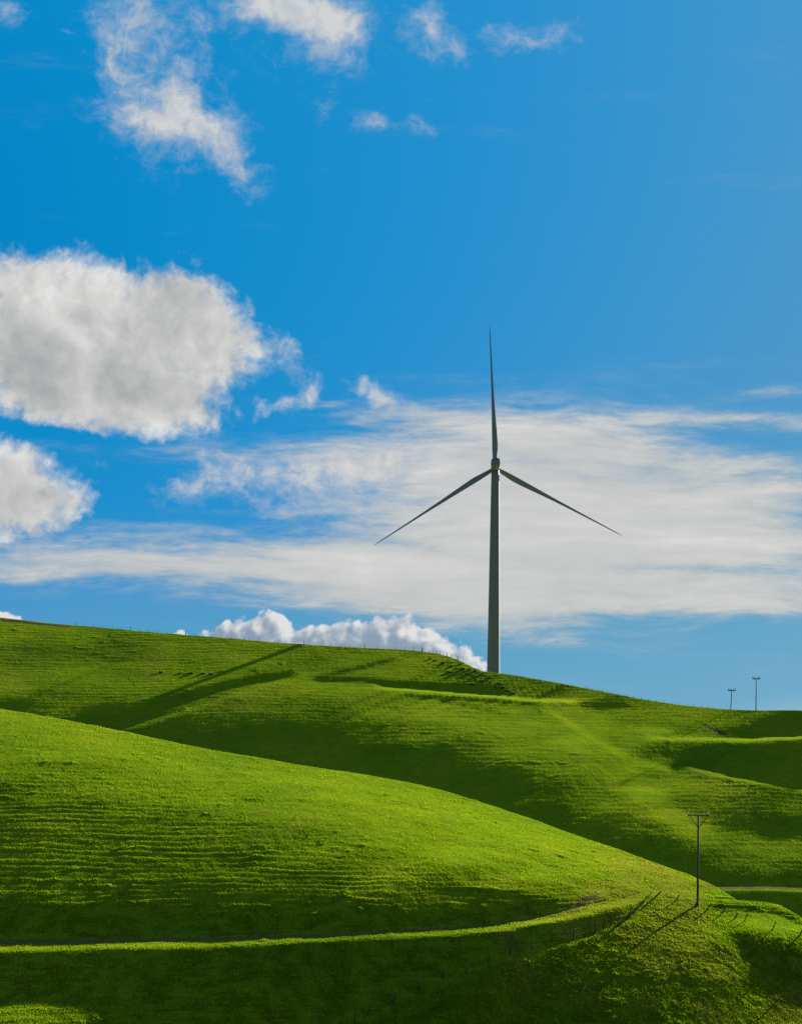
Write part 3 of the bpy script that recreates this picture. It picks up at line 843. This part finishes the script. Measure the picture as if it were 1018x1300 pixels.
class S:
    """a scalar socket with arithmetic"""
    def __init__(s, v): s.v = v
    @staticmethod
    def op(o, *a, clamp=False):
        n = nt.nodes.new('ShaderNodeMath'); n.operation = o; n.use_clamp = clamp
        for i, x in enumerate(a):
            x = x.v if isinstance(x, S) else x
            if isinstance(x, bpy.types.NodeSocket): nt.links.new(x, n.inputs[i])
            else: n.inputs[i].default_value = x
        return S(n.outputs[0])
    def __add__(a, b): return S.op('ADD', a, b)
    __radd__ = __add__
    def __sub__(a, b): return S.op('SUBTRACT', a, b)
    def __rsub__(a, b): return S.op('SUBTRACT', b, a)
    def __mul__(a, b): return S.op('MULTIPLY', a, b)
    __rmul__ = __mul__
    def __truediv__(a, b): return S.op('DIVIDE', a, b)
    def max(a, b): return S.op('MAXIMUM', a, b)
    def min(a, b): return S.op('MINIMUM', a, b)
    def step(a, lo, hi, t0=0.0, t1=1.0):
        n = nt.nodes.new('ShaderNodeMapRange'); n.interpolation_type = 'SMOOTHSTEP'
        nt.links.new(a.v, n.inputs[0])
        for i, x in ((1, lo), (2, hi), (3, t0), (4, t1)): n.inputs[i].default_value = x
        return S(n.outputs[0])

def vec(x, y, z=0.0):
    n = nt.nodes.new('ShaderNodeCombineXYZ')
    for i, q_ in enumerate((x, y, z)):
        q_ = q_.v if isinstance(q_, S) else q_
        if isinstance(q_, bpy.types.NodeSocket): nt.links.new(q_, n.inputs[i])
        else: n.inputs[i].default_value = q_
    return n.outputs[0]

def vmath(o, a, b=None):
    n = nt.nodes.new('ShaderNodeVectorMath'); n.operation = o
    for i, q_ in enumerate((a, b)):
        if q_ is None: continue
        if isinstance(q_, bpy.types.NodeSocket): nt.links.new(q_, n.inputs[i])
        else: n.inputs[i].default_value = q_
    return n

def noise(v, scale, detail=8.0, rough=.55, off=(0, 0), distort=0.0, stretch=None, rot=0.0, color=False, lac=2.0):
    m_ = N(nt, 'ShaderNodeMapping', {0: v, 1: (off[0], off[1], 0), 2: (0, 0, rot), 3: (stretch[0], stretch[1], 1) if stretch else (1, 1, 1)})
    n = N(nt, 'ShaderNodeTexNoise', {'Vector': m_.outputs[0], 'Scale': scale, 'Detail': detail, 'Roughness': rough, 'Distortion': distort, 'Lacunarity': lac}, noise_dimensions='2D')
    return n.outputs[1] if color else S(n.outputs[0])

def UW(c, r):
    X, Z = ray(c, r); a = math.atan(float(X)); e = math.atan(float(Z) * math.cos(a))
    return a * F / 100, e * F / 100

def blobs(v, lst):
    """sum of soft tilted ellipses; (col, row, half width, half height, tilt deg clockwise, amount); v carries 1 as its third value"""
    t = None
    for c, r, rx, ry, rot, amt in lst:
        u, w = UW(c, r); a = math.radians(-rot); ca_, sa_ = math.cos(a), math.sin(a); rx /= 100.; ry /= 100.
        p = S(vmath('DOT_PRODUCT', v, (ca_ / rx, sa_ / rx, -(ca_ * u + sa_ * w) / rx)).outputs[1])
        q_ = S(vmath('DOT_PRODUCT', v, (-sa_ / ry, ca_ / ry, (sa_ * u - ca_ * w) / ry)).outputs[1])
        d2 = S.op('MULTIPLY_ADD', q_, q_, p * p)
        e = S.op('POWER', 1 / math.e, d2)
        t = S.op('MULTIPLY_ADD', e, amt, t if t is not None else 0.0)
    return t

dirn = N(nt, 'ShaderNodeTexCoord').outputs['Generated']
sep = N(nt, 'ShaderNodeSeparateXYZ', {0: vmath('NORMALIZE', dirn).outputs[0]})
dx, dy, dz_ = S(sep.outputs[0]), S(sep.outputs[1]), S(sep.outputs[2])
U = S.op('ARCTAN2', dx, dy) * (F / 100)
Wv = S.op('ARCSINE', dz_) * (F / 100)
P = vec(U, Wv, 1.0)

def warp(v, scale, amt, off, detail=4.0):
    n = noise(v, scale, detail, .6, off, color=True)
    d = vmath('MULTIPLY', vmath('SUBTRACT', n, (.5, .5, .5)).outputs[0], (1, 1, 0)).outputs[0]
    s_ = nt.nodes.new('ShaderNodeVectorMath'); s_.operation = 'SCALE'
    nt.links.new(d, s_.inputs[0]); s_.inputs['Scale'].default_value = amt
    return vmath('ADD', v, s_.outputs[0]).outputs[0]

def lin(c): return tuple(((x / 255 + .055) / 1.055) ** 2.4 if x > 10 else x / 255 / 12.92 for x in c)
KS = 1.0 / (0.1 * 2 ** EXPO)
def disp(c): return tuple(x * KS for x in lin(c))

# clear sky, graded from the physical sky towards the deep polarised blue of the photograph
sky = N(nt, 'ShaderNodeTexSky', sky_type='NISHITA', sun_disc=False, sun_elevation=SUN_EL, sun_rotation=SUN_AZ, altitude=200.0, air_density=1.0, dust_density=.6, ozone_density=2.0)
sr = S(N(nt, 'ShaderNodeSeparateColor', {0: sky.outputs[0]}).outputs[0]) * .1
f_sky = sr * 1.22 - .06 + Wv.max(0.0).min(14.0) * .045 + (3.0 - Wv).max(0.0) * .32
fn = (f_sky - .6) / 2.4
clear = ramp(nt, fn.v, [((x - .6) / 2.4, disp(c)) for x, c in ((.62, (0, 128, 193)), (.70, (10, 138, 201)), (.82, (36, 144, 206)), (.98, (62, 149, 206)), (1.2, (78, 153, 202)), (1.42, (86, 161, 200)),
        (1.7, (94, 163, 200)), (2.6, (114, 171, 202)), (3.0, (150, 190, 208)))])

# -- 1 streaky high veil
Pv = warp(P, .42, .34, (3.1, 7.7), 1.0)
n_str = noise(Pv, 1.0, 6.0, .60, (1.7, 4.2), stretch=(.30, 2.6), rot=math.radians(4))
n_fine = noise(Pv, 3.0, 5.0, .68, (9.7, 2.2), stretch=(.55, 2.4), rot=math.radians(-7))
n_big = noise(P, .5, 2.0, .5, (5.0, 1.0), stretch=(.6, 1.6))
veil_m = blobs(P, [(880,640,290,88,3,.90),(640,660,200,95,5,.55),(330,728,380,36,3,.62),(560,765,190,44,4,.62),(820,735,300,40,1,.62),(50,712,200,30,-2,.45),(450,690,200,45,4,.38),
    (560,526,85,16,3,.42),(470,535,60,22,12,.22),(985,498,70,7,-3,.34),(720,560,120,34,4,.42),(980,540,140,7,-3,.26),(1010,765,200,13,1,.42),(690,812,120,14,6,.30),(560,585,110,40,0,.32),(330,570,170,16,2,.22),(150,572,160,10,2,.30),(440,520,110,14,8,.25),(920,532,150,6,-2,.30),
    (860,721,160,7,1,-.38),(560,700,70,9,8,-.25),(950,560,110,13,4,-.35),(200,700,120,8,3,-.16),(420,745,140,6,5,-.15)])
streak = (n_str - .5) * 1.5 + (n_fine - .5) * .75
veil_d = veil_m + streak * (veil_m.step(-.1, .4) * .62 + .28 - veil_m.step(.5, 1.0) * .46) + (n_big - .5) * .3
veil_a = veil_d.step(.04, .95) * .96
veil_l = veil_d.step(.1, 1.15) * .62 + streak * .55 + (n_big - .5) * .5 + .12
veil_c = ramp(nt, veil_l.v, [(0, disp((146, 170, 190))), (.3, disp((180, 189, 194))), (.6, disp((198, 200, 198))), (.9, disp((212, 211, 208))), (1, disp((220, 219, 216)))])

# -- 2 torn fair-weather cloud
def torn(v, lst, amp, sc_, off, rough=.62, wamt=.5, rot=0.0):
    w_ = warp(v, 1.1, wamt, off, 3.0)
    m_ = blobs(w_, lst)
    n1 = noise(w_, sc_, 6.5, rough, off, rot=rot)
    return m_ + (n1 - .5) * amp, n1, w_, m_
BIG = [(50,440,150,92,0,.58),(160,412,130,78,8,.52),(245,440,84,62,25,.48),(60,500,130,46,0,.42),(170,512,110,40,5,.42),(0,392,90,66,0,.40),(300,462,50,50,25,.40),(110,352,110,26,3,.22),(20,352,60,24,0,.22),
       (268,400,44,36,40,.30),(225,368,36,24,20,.22),(245,535,50,26,10,.34),(120,545,70,22,4,.22),(290,500,26,20,0,-.20),
       (0,612,62,56,0,.70),(58,628,54,40,15,.56),(-40,655,60,60,0,.6),(100,636,28,24,0,.28),(150,562,130,9,3,-.20),(20,542,50,10,12,-.40),(70,560,40,14,20,-.28),
       (464,492,20,18,30,.62),(488,512,26,13,28,.46),(362,446,18,28,-30,.40),(390,505,26,18,-40,.56),(352,520,24,12,-20,.36)]
big_d, big_n, big_w, big_m = torn(P, BIG, 1.0, 1.35, (2.3, 6.1), .62, .32, .75)
big_f = noise(big_w, 4.6, 4.0, .62, (1.3, 8.2), rot=.3)
big_a = (big_d + (big_f - .5) * .62).step(.25, .90) * big_m.step(.06, .22)
sunward = vmath('ADD', big_w, (.16, .11, 0)).outputs[0]
big_n2 = noise(sunward, 1.35, 4.5, .60, (2.3, 6.1), rot=.75)
big_low = noise(P, .9, 3.0, .55, (7.3, 3.3), rot=.5)
big_dark = blobs(P, [(95,480,150,42,4,.34),(40,430,60,40,0,.20),(190,385,70,26,10,.16),(230,500,70,26,5,.16),(40,640,60,30,10,.18)])
big_l = .80 + (big_f - .5) * .22 - big_dark - (big_d.step(.75, 1.7)) * .34 + (big_n - big_n2) * 1.2 + (big_low - .5) * .9
big_c = ramp(nt, big_l.v, [(0, disp((154, 160, 163))), (.3, disp((177, 180, 180))), (.6, disp((198, 199, 198))), (.85, disp((216, 216, 214))), (1, disp((226, 226, 224)))])

# -- 3 thin wisps and the ragged bank in the middle
WISP = [(215,135,62,70,25,.62),(240,160,60,34,35,.45),(170,150,50,16,10,.4),(290,190,50,22,38,.42),(160,40,45,50,60,.4),(210,20,70,26,0,.4),(150,90,20,60,-15,.3),
        (390,22,80,32,10,.72),(350,8,70,22,5,.5),(440,30,45,30,0,.45),(400,75,60,22,0,.32),(545,35,28,36,-25,.50),(580,65,22,20,0,.36),(635,45,36,18,8,.50),(705,52,38,19,0,.56),
        (478,157,28,13,5,.58),(541,160,22,14,30,.52),(415,135,16,32,15,.42),(310,225,34,20,45,.40),(88,44,9,4,0,.4),(15,12,24,22,0,.38),(400,215,12,14,0,.18),(300,150,30,20,30,.22),
        (300,592,70,26,18,.52),(390,596,80,32,10,.50),(245,614,50,20,-15,.45),(330,642,50,14,15,.34),(355,620,30,14,0,-.2),(450,605,90,36,0,.45),(225,625,26,14,-20,.35),(125,594,17,7,0,.38),(420,650,90,26,8,.35),
        (500,585,70,30,0,.35),(484,508,42,15,30,.62),(525,522,55,11,8,.42),(372,470,14,40,-25,.36)]
wis_d, wis_n, wis_w, wis_m = torn(P, WISP, 1.15, 1.5, (8.8, 1.4), .68, .40)
wis_f = noise(wis_w, 4.5, 4.0, .62, (4.0, 2.0), stretch=(1.0, 1.7), rot=.6)
wis_a = (wis_d + (wis_f - .5) * .75).step(.08, 1.08) * wis_m.step(.02, .18) * .86
wis_l = wis_d.step(.3, 1.1) * .75 + (wis_n - noise(vmath('ADD', wis_w, (.1, .1, 0)).outputs[0], 1.5, 4.0, .6, (8.8, 1.4))) * 1.4 + .12
wis_c = ramp(nt, wis_l.v, [(0, disp((150, 176, 205))), (.4, disp((184, 193, 204))), (.8, disp((210, 209, 207))), (1, disp((222, 220, 216)))])

# -- 4 crisp heaped cloud low on the horizon
HEAP = [(264,808,18,14,0,.6),(290,806,28,24,0,.8),(338,800,30,26,0,.85),(354,796,22,24,0,.55),(322,806,24,24,0,.6),(385,812,30,22,0,.75),(425,808,28,24,0,.85),(468,812,34,26,0,.8),(505,802,36,32,0,.95),(540,824,40,30,10,.9),(575,844,36,26,25,.85),
        (602,856,20,16,30,.6),(440,845,170,26,0,.7),(310,830,70,20,0,.6),(226,806,14,8,0,.75),(14,786,36,10,8,.85),(-20,780,30,12,0,.6)]
def heap(v):
    w_ = warp(v, 3.2, .12, (6.6, 9.9), 2.0)
    m_ = blobs(w_, HEAP)
    vo = N(nt, 'ShaderNodeTexVoronoi', {'Vector': w_, 'Scale': 4.2, 'Detail': 1.5, 'Roughness': .5}, voronoi_dimensions='2D', feature='F1')
    return m_ + (.42 - S(vo.outputs[0])) * .62 + (noise(w_, 7.0, 3.0, .6, (1, 1)) - .5) * .55
hp_d = heap(P); hp_d2 = heap(vmath('ADD', P, (.09, .08, 0)).outputs[0])
hp_a = hp_d.step(.40, .74)
hp_l = .10 + (hp_d - hp_d2) * 1.25 + (1.0 - hp_d.step(.45, 1.05)) * .45
hp_c = ramp(nt, hp_l.v, [(0, disp((138, 157, 178))), (.35, disp((158, 172, 187))), (.65, disp((190, 197, 205))), (1, disp((224, 224, 224)))])

c = mixc(nt, veil_a.v, clear, veil_c)
c = mixc(nt, wis_a.v, c, wis_c)
c = mixc(nt, hp_a.v, c, hp_c)
c = mixc(nt, big_a.v, c, big_c)
# broken grey cloud added over the unseen sky to lift and neutralise ambient light
away = S.op('ABSOLUTE', U).max(Wv * .95).step(12.0, 30.0) * (big_low.step(.38, .62) * .35 + .4)
c = mixc(nt, away.v, c, disp((140, 147, 156)))
bg = N(nt, 'ShaderNodeBackground', {'Color': c, 'Strength': .1})
N(nt, 'ShaderNodeOutputWorld', {'Surface': bg.outputs[0]})

world.cycles.sampling_method = 'NONE'
